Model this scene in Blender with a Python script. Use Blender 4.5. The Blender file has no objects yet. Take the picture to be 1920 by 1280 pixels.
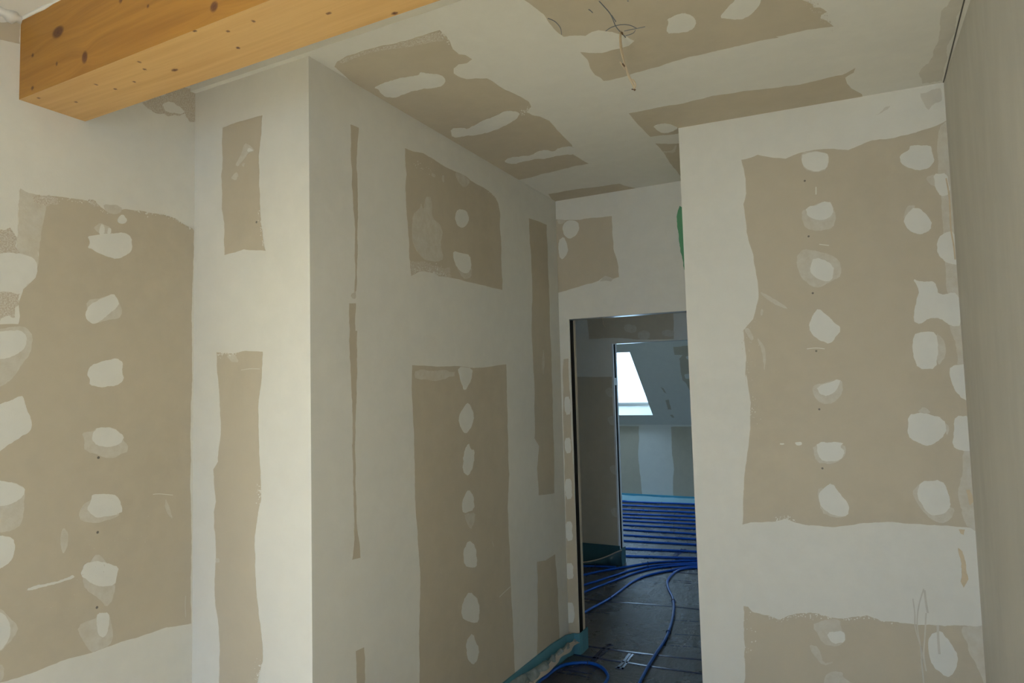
import bpy, bmesh, math, random
import numpy as np
from mathutils import Vector
from mathutils import noise as mnoise

# ------------------------------------------------------------------ camera
SC = bpy.context.scene
F, PITCH, ROLL, YAW, EYE = 1244.2, 3.756, -1.51, -27.07, 1.5787
_y, _p, _r = (math.radians(a) for a in (YAW, PITCH, ROLL))
FW = Vector((math.sin(_y)*math.cos(_p), math.cos(_y)*math.cos(_p), math.sin(_p)))
_rt = Vector((math.cos(_y), -math.sin(_y), 0)); _up = _rt.cross(FW)
RT = _rt*math.cos(_r) + _up*math.sin(_r); UP = -_rt*math.sin(_r) + _up*math.cos(_r)
EYEP = Vector((0, 0, EYE))
cam = bpy.data.cameras.new('camera'); camo = bpy.data.objects.new('camera', cam)
SC.collection.objects.link(camo); SC.camera = camo
cam.sensor_width = 36; cam.lens = 36*F/1920; cam.clip_start = .02; cam.clip_end = 200
from mathutils import Matrix
M = Matrix((RT, UP, -FW)).transposed().to_4x4(); M.translation = EYEP
camo.matrix_world = M

# ------------------------------------------------------------------ light
SC.view_settings.view_transform = 'Standard'; SC.view_settings.look = 'None'
SC.view_settings.gamma = 1; SC.view_settings.use_curve_mapping = False
SC.view_settings.exposure = 0.0
W = bpy.data.worlds.new('world'); SC.world = W; W.use_nodes = True
bg = W.node_tree.nodes['Background']; bg.inputs[0].default_value = (.42, .66, .94, 1); bg.inputs[1].default_value = 7.7

def area(name, loc, direction, sx, sy, power, col, portal=False):
    l = bpy.data.lights.new(name, 'AREA'); l.shape = 'RECTANGLE'; l.size = sx; l.size_y = sy
    l.energy = power; l.color = col
    o = bpy.data.objects.new(name, l); SC.collection.objects.link(o); o.location = loc
    o.rotation_euler = Vector(direction).to_track_quat('-Z', 'X').to_euler()
    if portal: l.cycles.is_portal = True
    return o
# low morning sun through an added rear opening: warm bounce off the unseen floor
sun = bpy.data.lights.new('sun', 'SUN'); sun.energy = 56; sun.color = (.97, .99, .90); sun.angle = .01
suno = bpy.data.objects.new('sun', sun); SC.collection.objects.link(suno)
suno.rotation_euler = Vector((0, math.cos(math.radians(30)), -math.sin(math.radians(30)))).to_track_quat('-Z', 'Y').to_euler()
# added cool and warm fill lamps on the left; no window is built
area('window_skylight', (-1.95, -1.2, 1.7), (.75, 0, -.65), 1.2, 1.2, 38, (.08, .26, .98))
area('window_daylight', (-2.12, -.3, 1.2), (1, 0, 0), .8, 1.2, 20, (1, .93, .45))
area('door_portal', (-.17, -2.42, 1.05), (0, 1, 0), .8, 2.0, 1, (1, 1, 1), True)

# ------------------------------------------------------------------ constants of the plan
H = 2.7
XL, Y0, XC, YB = -2.138, 1.626, -1.571, 3.711
XK, YK, XR, YR = -.632, 2.919, .372, 2.992
Y2, YF = 5.6, 8.75
C = SC.collection
rng = random.Random(7)

# ------------------------------------------------------------------ helpers
def hit(px, py, n, c):
    d = FW + RT*((px-960)/F) + UP*((640-py)/F)
    n = Vector(n); return EYEP + d*(n.dot(Vector(c)-EYEP)/n.dot(d))

def link(name, verts, faces, mat, parent=None, smooth=False):
    me = bpy.data.meshes.new(name); off = Vector((0, 0, 0))
    if parent is not None:
        p = parent
        while p is not None: off += p.location; p = p.parent
    me.from_pydata([tuple(Vector(v)-off) for v in verts], [], faces); me.update()
    if mat: me.materials.append(mat)
    if smooth: me.polygons.foreach_set('use_smooth', [True]*len(me.polygons))
    o = bpy.data.objects.new(name, me); C.objects.link(o)
    if parent is not None: o.parent = parent
    return o

class MB:
    def __init__(s): s.v = []; s.f = []
    def add(s, v, f):
        b = len(s.v); s.v += [Vector(q) for q in v]; s.f += [tuple(i+b for i in g) for g in f]; return s
    def box(s, x0, x1, y0, y1, z0, z1):
        v = [(x, y, z) for z in (z0, z1) for y in (y0, y1) for x in (x0, x1)]
        return s.add(v, [(0, 2, 3, 1), (4, 5, 7, 6), (0, 1, 5, 4), (2, 6, 7, 3), (0, 4, 6, 2), (1, 3, 7, 5)])
    def prism(s, plan, z0, z1):
        a = sum(plan[i][0]*plan[(i+1) % len(plan)][1]-plan[(i+1) % len(plan)][0]*plan[i][1] for i in range(len(plan)))
        if a < 0: plan = plan[::-1]
        n = len(plan); v = [(x, y, z0) for x, y in plan]+[(x, y, z1) for x, y in plan]
        return s.add(v, [tuple(range(n))[::-1], tuple(range(n, 2*n))]+[(i, (i+1) % n, (i+1) % n+n, i+n) for i in range(n)])
    def build(s, name, mat, parent=None, smooth=False): return link(name, s.v, s.f, mat, parent, smooth)

def struct(o): o['kind'] = 'structure'; return o
def tag(o, label, cat, group=None):
    o['label'] = label; o['category'] = cat
    if group: o['group'] = group
    return o
def empty(name, loc):
    o = bpy.data.objects.new(name, None); C.objects.link(o); o.location = loc; o.empty_display_size = .1; return o

def smooth_path(P, step=.02):
    out = []; P = [Vector(p) for p in P]; n = len(P)
    for i in range(n-1):
        a = P[max(i-1, 0)]; b = P[i]; c = P[i+1]; d = P[min(i+2, n-1)]
        k = max(2, min(14, int((c-b).length/step)))
        for j in range(k):
            t = j/k
            out.append(.5*((2*b)+(-a+c)*t+(2*a-5*b+4*c-d)*t*t+(-a+3*b-3*c+d)*t*t*t))
    out.append(P[-1]); return out
def tube(mb, P, r, seg=8):
    P = [Vector(p) for p in P]; n = len(P); v = []; f = []
    nrm = None
    for i in range(n):
        t = (P[min(i+1, n-1)]-P[max(i-1, 0)]).normalized()
        if nrm is None: nrm = t.orthogonal().normalized()
        nrm = (nrm-t*nrm.dot(t)).normalized(); b = t.cross(nrm)
        rr = r(i/(n-1)) if callable(r) else r
        v += [P[i]+(nrm*math.cos(2*math.pi*k/seg)+b*math.sin(2*math.pi*k/seg))*rr for k in range(seg)]
    for i in range(n-1):
        for k in range(seg):
            f.append((i*seg+k, i*seg+(k+1) % seg, (i+1)*seg+(k+1) % seg, (i+1)*seg+k))
    f.append(tuple(range(seg))[::-1]); f.append(tuple(range((n-1)*seg, n*seg)))
    return mb.add(v, f)

# ------------------------------------------------------------------ materials
class N:
    """small node-tree helper"""
    def __init__(s, name):
        s.m = bpy.data.materials.new(name); s.m.use_nodes = True; s.t = s.m.node_tree
        s.b = s.t.nodes['Principled BSDF']; s.o = s.t.nodes['Material Output']
    def n(s, kind, **kw):
        x = s.t.nodes.new(kind)
        for k, v in kw.items():
            if k.startswith('i_'): x.inputs[k[2:].replace('_', ' ')].default_value = v
            else: setattr(x, k, v)
        return x
    def l(s, a, b): s.t.links.new(a, b)
    def noise(s, vec, scale, detail=3, rough=.5):
        x = s.n('ShaderNodeTexNoise'); x.inputs['Scale'].default_value = scale; x.inputs['Detail'].default_value = detail
        x.inputs['Roughness'].default_value = rough; s.l(vec, x.inputs['Vector']); return x.outputs['Fac']
    def ramp(s, fac, stops):
        x = s.n('ShaderNodeValToRGB'); s.l(fac, x.inputs[0]); e = x.color_ramp.elements
        while len(e) < len(stops): e.new(.5)
        for el, (p, c) in zip(e, stops): el.position = p; el.color = (*c, 1)
        return x.outputs[0]
    def mix(s, fac, a, b, mode='MIX'):
        x = s.n('ShaderNodeMix', data_type='RGBA', blend_type=mode)
        for sock, val in ((x.inputs[0], fac), (x.inputs[6], a), (x.inputs[7], b)):
            if hasattr(val, 'links'): s.l(val, sock)
            else: sock.default_value = val if not isinstance(val, tuple) else (*val, 1)
        return x.outputs[2]
    def bump(s, h, strength, dist=.002):
        x = s.n('ShaderNodeBump'); x.inputs['Strength'].default_value = strength; x.inputs['Distance'].default_value = dist
        s.l(h, x.inputs['Height']); s.l(x.outputs[0], s.b.inputs['Normal'])
    def geo(s):
        return s.n('ShaderNodeNewGeometry').outputs['Position']
    def scaled(s, vec, sc):
        x = s.n('ShaderNodeMapping'); x.inputs['Scale'].default_value = sc; s.l(vec, x.inputs[0]); return x.outputs[0]

def plaster(name, c, var=.022, streak=(1, 1, 1), rough=.9, bump=.25, lo=None):
    k = N(name); g = k.geo(); v = k.scaled(g, streak)
    n1 = k.noise(v, 2.2, 4, .6); n2 = k.noise(v, 14, 4, .6); n3 = k.noise(g, 260, 2, .5)
    d = tuple(x*(1-var) for x in c) if lo is None else lo
    col = k.mix(k.ramp(n1, [(.35, (0, 0, 0)), (.65, (1, 1, 1))]), d, c)
    col = k.mix(k.ramp(n2, [(.40, (0, 0, 0)), (.75, (1, 1, 1))]), col, tuple(min(1, x*1.03) for x in c))
    k.l(col, k.b.inputs['Base Color']); k.b.inputs['Roughness'].default_value = rough
    k.b.inputs['Specular IOR Level'].default_value = .25
    a = k.n('ShaderNodeMath', operation='ADD'); k.l(n2, a.inputs[0])
    b = k.n('ShaderNodeMath', operation='MULTIPLY'); k.l(n3, b.inputs[0]); b.inputs[1].default_value = .25
    k.l(b.outputs[0], a.inputs[1]); k.bump(a.outputs[0], bump, .003)
    return k.m
PLC = (.765, .74, .66)
M_PL = plaster('plaster_white', PLC)
M_PLR = plaster('plaster_render', (.62, .59, .51), .10, (1, 1, .25), .85, .5)
M_BOARD = plaster('gypsum_board_paper', (.565, .495, .375), .05, (1, 1, 1), .85, .10)
M_FILL = plaster('filler_white', (.77, .75, .675), .03)
M_GREEN = plaster('moisture_board_green', (.16, .42, .22), .08)
M_STAIN = plaster('resin_stain', (.68, .56, .38), .12, (1, 1, 3))
M_DIRT = plaster('dust_smear', (.66, .62, .53), .10)
def thin_mat():
    k = N('filler_thin'); g = k.geo()
    f = k.ramp(k.noise(g, 30, 6, .7), [(.35, (0, 0, 0)), (.65, (1, 1, 1))])
    k.l(k.mix(f, (.60, .545, .44), (.66, .62, .525)), k.b.inputs['Base Color'])
    k.b.inputs['Roughness'].default_value = .9; k.bump(k.noise(g, 90, 4), .3, .002); return k.m
M_THIN = thin_mat()
def rough_mat():
    k = N('filler_brushed'); g = k.geo()
    f = k.ramp(k.noise(k.scaled(g, (1, 1, 1.6)), 240, 4, .7), [(.45, (0, 0, 0)), (.57, (1, 1, 1))])
    k.l(k.mix(f, (.55, .47, .36), (.69, .65, .56)), k.b.inputs['Base Color'])
    k.b.inputs['Roughness'].default_value = .9; k.bump(f, .4, .001); return k.m
M_ROUGH = rough_mat()
def simple(name, c, rough=.5, metal=0, spec=.5, bump=0, bscale=50, bdist=.002):
    k = N(name); g = k.geo()
    col = k.mix(k.noise(g, 9, 4), tuple(x*.88 for x in c), tuple(min(1, x*1.1) for x in c))
    k.l(col, k.b.inputs['Base Color']); k.b.inputs['Roughness'].default_value = rough
    k.b.inputs['Metallic'].default_value = metal; k.b.inputs['Specular IOR Level'].default_value = spec
    if bump: k.bump(k.noise(g, bscale, 4), bump, bdist)
    return k.m
M_PEN = simple('pen_blue', (.20, .22, .25), .7)
M_DARK = simple('cavity_dark', (.02, .02, .018), .9)  # near-black steel carries the shade inside the open stud channels
M_CRACKSHADE = simple('joint_shadow_gap', (.12, .11, .09), .9)
M_ZINC = simple('galvanised_steel', (.55, .56, .55), .28, 1, .5, .3, 25)
M_PIPE = simple('blue_pipe', (.003, .095, .50), .33, 0, .35)
M_CLIP = simple('blue_clip', (.008, .03, .12), .4)
M_TAPE = simple('floor_blue_film', (.012, .025, .11), .25, 0, .6, .35, 60)
M_FOAM = simple('blue_foam_strip', (.09, .27, .34), .6, 0, .4, .2, 30)
M_CREAMTAPE = simple('paper_tape_edge', (.50, .43, .34), .6, 0, .4, .3, 60)
M_BRACKET = simple('white_spacer', (.8, .82, .78), .6)
M_CABLE = simple('cable_cream', (.62, .50, .34), .5, 0, .4, .2, 200)
M_CABLEDARK = simple('cable_core_brown', (.16, .09, .04), .6)
M_PVC = simple('window_frame_white', (.8, .8, .8), .4)
M_SCREW = simple('screw_dimple_grey', (.20, .175, .14), .6)
M_RAWB = simple('board_edge_raw', (.42, .36, .28), .9)
M_RAW = simple('raw_masonry', (.14, .13, .11), .95)  # unseen hall walls and ceiling kept dark to dim the hallway
M_SUBFLOOR = simple('chipboard_floor', (.58, .52, .44), .8)  # unseen near floor, its tan picked for a warm bounce

def foil():
    k = N('foil_translucent'); g = k.geo()
    k.b.inputs['Base Color'].default_value = (.34, .38, .35, 1); k.b.inputs['Roughness'].default_value = .22
    k.b.inputs['Transmission Weight'].default_value = .0
    tr = k.n('ShaderNodeBsdfTransparent'); tr.inputs[0].default_value = (.75, .9, .92, 1)
    mx = k.n('ShaderNodeMixShader'); f = k.ramp(k.noise(g, 18, 4), [(.3, (.45,)*3), (.7, (.9,)*3)])
    k.l(f, mx.inputs[0]); k.l(tr.outputs[0], mx.inputs[1]); k.l(k.b.outputs[0], mx.inputs[2])
    k.l(mx.outputs[0], k.o.inputs[0]); k.bump(k.noise(g, 28, 5, .6), .9, .01); return k.m
M_FOIL = foil()
def glass():
    k = N('window_glass'); tr = k.n('ShaderNodeBsdfTransparent'); gl = k.n('ShaderNodeBsdfGlossy'); gl.inputs['Roughness'].default_value = .02
    mx = k.n('ShaderNodeMixShader'); mx.inputs[0].default_value = .06
    k.l(tr.outputs[0], mx.inputs[1]); k.l(gl.outputs[0], mx.inputs[2]); k.l(mx.outputs[0], k.o.inputs[0]); return k.m
M_GLASS = glass()
def floor_mat():
    k = N('insulation_foil_floor'); g = k.geo()
    n1 = k.noise(g, 3.5, 5, .6); v = k.scaled(g, (.22, 1, 1)); n2 = k.noise(v, 48, 5, .75); n3 = k.noise(k.scaled(g, (1, .5, 1)), 14, 4, .6)
    col = k.mix(n1, (.065, .058, .043), (.115, .105, .082)); k.l(col, k.b.inputs['Base Color'])
    r = k.ramp(n1, [(.35, (.22,)*3), (.65, (.36,)*3)]); k.l(r, k.b.inputs['Roughness'])
    k.b.inputs['Metallic'].default_value = .15; k.b.inputs['IOR'].default_value = 1.85
    a = k.n('ShaderNodeMath', operation='MULTIPLY_ADD'); k.l(n2, a.inputs[0]); a.inputs[1].default_value = .5; k.l(n3, a.inputs[2])
    k.bump(a.outputs[0], 1.0, .014); return k.m
M_FLOOR = floor_mat()
def wood(name, dark, mid, light):
    k = N(name); at = k.n('ShaderNodeAttribute', attribute_name='grain'); kn = k.n('ShaderNodeAttribute', attribute_name='knot')
    sx = k.n('ShaderNodeSeparateXYZ'); k.l(k.geo(), sx.inputs[0]); co = k.n('ShaderNodeCombineXYZ')
    m1 = k.n('ShaderNodeMath', operation='MULTIPLY'); k.l(sx.outputs[0], m1.inputs[0]); m1.inputs[1].default_value = .9
    m2 = k.n('ShaderNodeMath', operation='MULTIPLY'); k.l(at.outputs['Fac'], m2.inputs[0]); m2.inputs[1].default_value = 22
    k.l(m1.outputs[0], co.inputs[0]); k.l(m2.outputs[0], co.inputs[1])
    n1 = k.noise(co.outputs[0], 1.0, 3, .55); n2 = k.noise(co.outputs[0], 4.5, 3, .6)
    col = k.ramp(n1, [(.30, mid), (.5, light), (.70, mid)])
    col = k.mix(k.ramp(n2, [(.35, (.0,)*3), (.70, (.22,)*3)]), col, dark)
    col = k.mix(k.ramp(kn.outputs['Fac'], [(.15, (0, 0, 0)), (.8, (1, 1, 1))]), col, (.11, .035, .014))
    k.l(col, k.b.inputs['Base Color']); k.b.inputs['Roughness'].default_value = .48
    k.bump(n2, .12, .002); return k.m
M_WOODS = wood('spruce_side', (.20, .07, .010), (.33, .145, .020), (.43, .205, .032))  # side darker than underside: oranger wood plus shade put into its colour
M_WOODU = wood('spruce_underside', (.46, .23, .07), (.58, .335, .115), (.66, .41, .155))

# ------------------------------------------------------------------ planes the surfaces lie on
kd = Vector((XR-XK, YR-YK, 0)).normalized(); kn_ = Vector((kd.y, -kd.x, 0))
PLN = {
    'left': (Vector((1, 0, 0)), Vector((XL, 0, 0))), 'bay': (Vector((0, -1, 0)), Vector((0, Y0, 0))),
    'cor': (Vector((1, 0, 0)), Vector((XC, 0, 0))), 'back': (Vector((0, -1, 0)), Vector((0, YB, 0))),
    'clo': (kn_, Vector((XK, YK, 0))), 'right': (Vector((-1, 0, 0)), Vector((XR, 0, 0))),
    'ceil': (Vector((0, 0, -1)), Vector((0, 0, H))), 'floor': (Vector((0, 0, 1)), Vector((0, 0, 0))),
    'hall': (Vector((0, -1, 0)), Vector((0, Y2, 0))), 'knee': (Vector((0, -1, 0)), Vector((0, YF, 0))),
}
def zp(s, view):
    """'x,y x,y' read in a magnified view (ox, oy, scale) -> photo pixels"""
    ox, oy, k = view
    return [(ox+float(a)/k, oy+float(b)/k) for a, b in (q.split(',') for q in s.split())]
def jag(P, amp, minlen=3.0):
    out = []
    def rec(a, b, d):
        L = math.hypot(b[0]-a[0], b[1]-a[1])
        if L < minlen or d > 5: return
        k = rng.uniform(-1, 1)*amp*min(L, 40); t = rng.uniform(.35, .65)
        m = (a[0]+(b[0]-a[0])*t-(b[1]-a[1])/L*k, a[1]+(b[1]-a[1])*t+(b[0]-a[0])/L*k)
        rec(a, m, d+1); out.append(m); rec(m, b, d+1)
    for i in range(len(P)):
        a, b = P[i], P[(i+1) % len(P)]
        out.append(a); rec(a, b, 0)
    return out
cnt = {}
def patch(plane, px, name, mat, parent, lift=.0006, amp=.07, minlen=3.0, sep=True, kind=None):
    """thin coat of filler or bare area lying on a surface"""
    n, c = PLN[plane]
    k = cnt[plane] = cnt.get(plane, 0)+1
    lift = lift+k*3e-6
    P = [hit(x, y, n, c) for x, y in jag(px, amp, minlen)]
    a = sum(((P[i]-P[0]).cross(P[(i+1) % len(P)]-P[0])).dot(n) for i in range(len(P)))
    if a < 0: P = P[::-1]
    m = len(P)
    v = [p-n*.001 for p in P]+[p+n*lift for p in P]
    f = [tuple(range(m, 2*m))]+[(i, (i+1) % m, (i+1) % m+m, i+m) for i in range(m)]
    o = link(name, v, f, mat, parent)
    if kind: o['kind'] = kind
    return o
def bare(plane, px, parent, amp=.05): return patch(plane, px, 'bare_board', M_BOARD, parent, .0004, amp)
def rounded(px):
    """one corner-cutting pass: trowelled coats have blunt corners"""
    if len(px) > 20: return px
    out = []
    for i in range(len(px)):
        a, b = px[i], px[(i+1) % len(px)]
        out += [(a[0]*.8+b[0]*.2, a[1]*.8+b[1]*.2), (a[0]*.2+b[0]*.8, a[1]*.2+b[1]*.8)]
    return out
def thin(plane, px, parent, amp=.07): return patch(plane, rounded(px), 'thin_filler', M_THIN, parent, .0008, amp)
def fill(plane, px, parent, amp=.07): return patch(plane, rounded(px), 'filler_patch', M_FILL, parent, .0013, amp)
def rough(plane, px, parent, amp=.15): return patch(plane, px, 'brushed_filler', M_ROUGH, parent, .0010, amp)
def specks(plane, line, parent, mat, n=60, spread=5, size=(1, 3.2), name='filler_speck', lift=.0015):
    """loose crumbs of filler along a brushed edge, one joined part"""
    nn, c = PLN[plane]; mb = MB(); seg = [(line[i], line[i+1]) for i in range(len(line)-1)]
    w = [math.hypot(b[0]-a[0], b[1]-a[1]) for a, b in seg]
    for _ in range(n):
        a, b = rng.choices(seg, w)[0]; t = rng.random()
        x = a[0]+(b[0]-a[0])*t+rng.gauss(0, spread*.5); y = a[1]+(b[1]-a[1])*t+rng.gauss(0, spread)
        s = rng.uniform(*size); m = rng.choice((4, 5, 6)); a0 = rng.random()*6
        P = [hit(x+math.cos(a0+6.283*j/m)*s*rng.uniform(.5, 1), y+math.sin(a0+6.283*j/m)*s*rng.uniform(.5, 1), nn, c)+nn*lift for j in range(m)]
        A = (P[1]-P[0]).cross(P[2]-P[0]).dot(nn)
        if A < 0: P = P[::-1]
        mb.add(P, [tuple(range(m))])
    o = mb.build(name, mat, parent); o['kind'] = 'stuff'; return o
def ribbon(plane, px, w, name, mat, parent, lift=.0009):
    """narrow line of given width (metres) along pixels on a surface"""
    n, c = PLN[plane]; P = smooth_path([hit(x, y, n, c) for x, y in px], .01)
    v = []; f = []
    for i, p in enumerate(P):
        t = (P[min(i+1, len(P)-1)]-P[max(i-1, 0)]).normalized(); s = n.cross(t)*w*.5
        v += [p+s-n*.0005, p+s+n*lift, p-s+n*lift, p-s-n*.0005]
    for i in range(len(P)-1):
        for k in range(3): f.append((i*4+k, i*4+k+1, i*4+k+5, i*4+k+4))
    o = link(name, v, f, mat, parent); return o
def screw(plane, x, y, parent):
    n, c = PLN[plane]; p = hit(x, y, n, c); u = n.orthogonal().normalized(); w = n.cross(u); mb = MB()
    r = .0045; K = 10
    v = [p+(u*math.cos(6.2832*k/K)+w*math.sin(6.2832*k/K))*r+n*.0002 for k in range(K)]
    v += [p+(u*math.cos(6.2832*k/K)+w*math.sin(6.2832*k/K))*r*.8+n*.0010 for k in range(K)]
    mb.add(v, [tuple(range(K, 2*K))]+[(k, (k+1) % K, (k+1) % K+K, k+K) for k in range(K)])
    mb.build('screw_head', M_SCREW, parent)

# magnified views used while tracing
VB1 = (0, 0, 4.0); VL2 = (0, 320, 3.2); VL3 = (0, 700, 2.2075)
VC1 = (560, 0, 3.2); VC2 = (960, 0, 3.2); VC3 = (1360, 0, 3.2)
VK1 = (600, 220, 3.2); VK2 = (600, 620, 1.9396)
VY1 = (360, 200, 2.4627); VY2 = (360, 640, 2.0)
VBK = (1000, 340, 4.2656); VA = (1270, 200, 2.4615); VZ = (1290, 700, 2.2063)
VF = (940, 1020, 4.923); VH = (1080, 585, 8.727); VW = (1090, 0, 7.11); VS = (1220, 620, 4.0); VE = (920, 1160, 9.6)

# ================================================================== ROOM SHELL
T = .1
wall_left = struct(MB().prism([(XL, -2.6), (XL, Y0), (XL-T, Y0+T), (XL-T, -2.6)], -.05, H+.3).build('wall_left', M_PL))
wall_bay = struct(MB().prism([(XL, Y0), (XC, Y0), (XC-T, Y0+T), (XL-T, Y0+T)], -.05, H+.3).build('wall_front_left', M_PL))
wall_cor = struct(MB().prism([(XC, Y0), (XC, YB), (XC-T, YB), (XC-T, Y0+T)], -.05, H+.3).build('wall_corridor_left', M_PL))
wall_clo = struct(MB().prism([(XK, YK), (XR, YR), (XR+T, YR+T), (XK+T, YK+T)], -.05, H+.05).build('wall_front_right', M_PL))
struct(MB().prism([(XK, YK), (XK+T, YK+T), (XK+T, YB), (XK, YB)], -.05, H+.05).build('wall_corridor_right', M_PL))
wall_right = struct(MB().prism([(XR, YR), (XR+.02*5/3, -2.6), (XR+T+.03, -2.6), (XR+T, YR+T)], -.05, H+.3).build('wall_right', M_PLR))
# corner bead of the protruding corner, whitened for its edge highlight
MB().box(XC-.010, XC+.0012, Y0-.0012, Y0+.010, 0, H).build('corner_bead', M_FILL, wall_bay)
# back wall with the first door opening (board skins on a steel stud frame)
DX0, DX1, DZ = -1.507, -.62, 1.966
def board_skin(x0, x1, y0, y1, dx0, dx1, dz, top=H+.05):
    return MB().box(x0, dx0, y0, y1, -.05, top).box(dx1, x1, y0, y1, -.05, top).box(dx0, dx1, y0, y1, dz, top)
wall_back = struct(board_skin(XC-T, XR+.6, YB, YB+.0125, DX0, DX1, DZ).build('wall_back', M_PL))
board_skin(XC-1.4, XR+.6, YB+.078, YB+.103, DX0, DX1, DZ).build('rear_board_skin', M_BOARD, wall_back)
def stud(mb, x, y0, y1, z0, z1, depth=.05, s=1, t=.0012):
    """C-shaped steel stud standing at x, open towards the door opening (s = side it lies on)"""
    xa = x-s*depth
    mb.box(min(xa, xa+s*t), max(xa, xa+s*t), y0, y1, z0, z1)
    mb.box(min(xa, x-s*.004), max(xa, x-s*.004), y0, y0+t, z0, z1); mb.box(min(xa, x-s*.004), max(xa, x-s*.004), y1-t, y1, z0, z1)
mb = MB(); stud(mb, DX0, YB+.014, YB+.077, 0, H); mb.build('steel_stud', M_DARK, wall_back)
mb = MB(); stud(mb, DX1, YB+.014, YB+.077, 0, H, s=-1); mb.build('steel_stud', M_ZINC, wall_back)
MB().box(DX0-.05, DX1+.05, YB+.013, YB+.077, DZ-.001, DZ+.04).build('steel_track', M_ZINC, wall_back)

# second door wall, beyond the dark hallway
D2 = hit(1151, 720, *PLN['hall'][0:1], PLN['hall'][1]); D2X0 = D2.x; D2Z = hit(1200, 641.5, *PLN['hall']).z; D2X1 = D2X0+.95
wall_hall = struct(board_skin(-3.0, 1.4, Y2, Y2+.0125, D2X0, D2X1, D2Z).build('wall_hall', M_PL))
board_skin(-7.6, 1.6, Y2+.078, Y2+.100, D2X0, D2X1, D2Z).build('rear_board_skin', M_PL, wall_hall)
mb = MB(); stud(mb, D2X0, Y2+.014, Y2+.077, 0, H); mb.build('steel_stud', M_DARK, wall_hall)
mb = MB(); stud(mb, D2X1, Y2+.014, Y2+.077, 0, H, s=-1); mb.build('steel_stud', M_ZINC, wall_hall)
MB().box(D2X0-.05, D2X1+.05, Y2+.013, Y2+.077, D2Z-.001, D2Z+.04).build('steel_track', M_ZINC, wall_hall)
# board edges of the second jamb, their lit look put in as white
MB().box(D2X0-.012, D2X0+.0025, Y2-.0015, Y2+.020, .14, D2Z).build('corner_bead', M_PVC, wall_hall)
MB().box(D2X0-.012, D2X0+.0025, Y2+.077, Y2+.1015, .14, D2Z).build('corner_bead', M_PVC, wall_hall)
zb = hit(1155, 715, *PLN['hall']).z
MB().box(D2X0-.045, D2X0+.003, Y2+.0, Y2+.085, zb-.032, zb+.032).build('spacer_block', M_BRACKET, wall_hall)
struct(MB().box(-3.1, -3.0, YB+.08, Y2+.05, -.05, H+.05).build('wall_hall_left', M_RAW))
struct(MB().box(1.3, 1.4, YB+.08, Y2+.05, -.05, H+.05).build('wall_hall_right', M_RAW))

# far room: knee wall, sloping roof with its window, side walls
def zk(y): return hit(1224, y, *PLN['knee']).z
ZT = hit(1224, 796, *PLN['knee']).z
def same_x(s):
    n = Vector((0, -math.sin(s), -math.cos(s))); c = Vector((0, YF, ZT))
    return hit(1180.5, 660, n, c).x-hit(1224, 778, n, c).x
lo, hi = math.radians(15), math.radians(75)
flo = same_x(lo)
for _ in range(50):
    mid = (lo+hi)/2
    if (same_x(mid) > 0) == (flo > 0): lo = mid
    else: hi = mid
SL = lo
print('ROOF SLOPE', math.degrees(SL), 'ZT', ZT, 'D2', D2X0, D2Z)
nS = Vector((0, -math.sin(SL), -math.cos(SL))); cS = Vector((0, YF, ZT)); PLN['slope'] = (nS, cS)
uS = Vector((0, -math.cos(SL), math.sin(SL)))          # up the slope, towards the camera
w_tr = hit(1180.5, 660, nS, cS); w_br = hit(1224, 778, nS, cS)
WX1 = w_br.x; WX0 = WX1-1.3
a0 = (w_br-cS).dot(uS); a1 = (w_tr-cS).dot(uS); aT = (H-ZT)/math.sin(SL)
print('window', WX0, WX1, a0, a1, aT)
def sbox(mb, x0, x1, s0, s1, d0, d1):
    """box on the slope: x, distance up the slope, depth outwards"""
    v = [cS+Vector((x, 0, 0))+uS*s-nS*d for d in (d0, d1) for s in (s0, s1) for x in (x0, x1)]
    return mb.add([(q.x, q.y, q.z) for q in v], [(0, 1, 3, 2), (4, 6, 7, 5), (0, 4, 5, 1), (2, 3, 7, 6), (0, 2, 6, 4), (1, 5, 7, 3)])
mb = MB(); TH = .26
VX1 = WX0-.35; VX0 = VX1-1.3; UX0, UX1 = -.75, .75
e_ = -7.6
for q0, q1 in ((VX0, VX1), (WX0, WX1), (UX0, UX1)):
    sbox(mb, e_, q0, -.3, aT+.1, 0, TH); sbox(mb, q0, q1, -.3, a0, 0, TH); sbox(mb, q0, q1, a1, aT+.1, 0, TH); e_ = q1
sbox(mb, e_, 1.6, -.3, aT+.1, 0, TH)
ceil_far = struct(mb.build('ceiling_slope', M_PL))
knee = struct(MB().box(-7.6, 1.6, YF, YF+.1, -.05, ZT+.02).build('wall_far', M_PL))
struct(MB().box(-7.7, -7.6, Y2+.05, YF+.1, -.05, H+.05).build('wall_far_left', M_PL))
struct(MB().box(1.6, 1.7, Y2+.05, YF+.1, -.05, H+.05).build('wall_far_right', M_PL))
yT = YF-aT*math.cos(SL)
struct(MB().box(-7.6, 1.6, Y2+.05, yT+.05, H, H+.1).build('ceiling_far', M_PL))
struct(MB().box(-3.2, 1.5, YB+.05, Y2+.05, H, H+.12).build('ceiling_hall', M_RAW))
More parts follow.
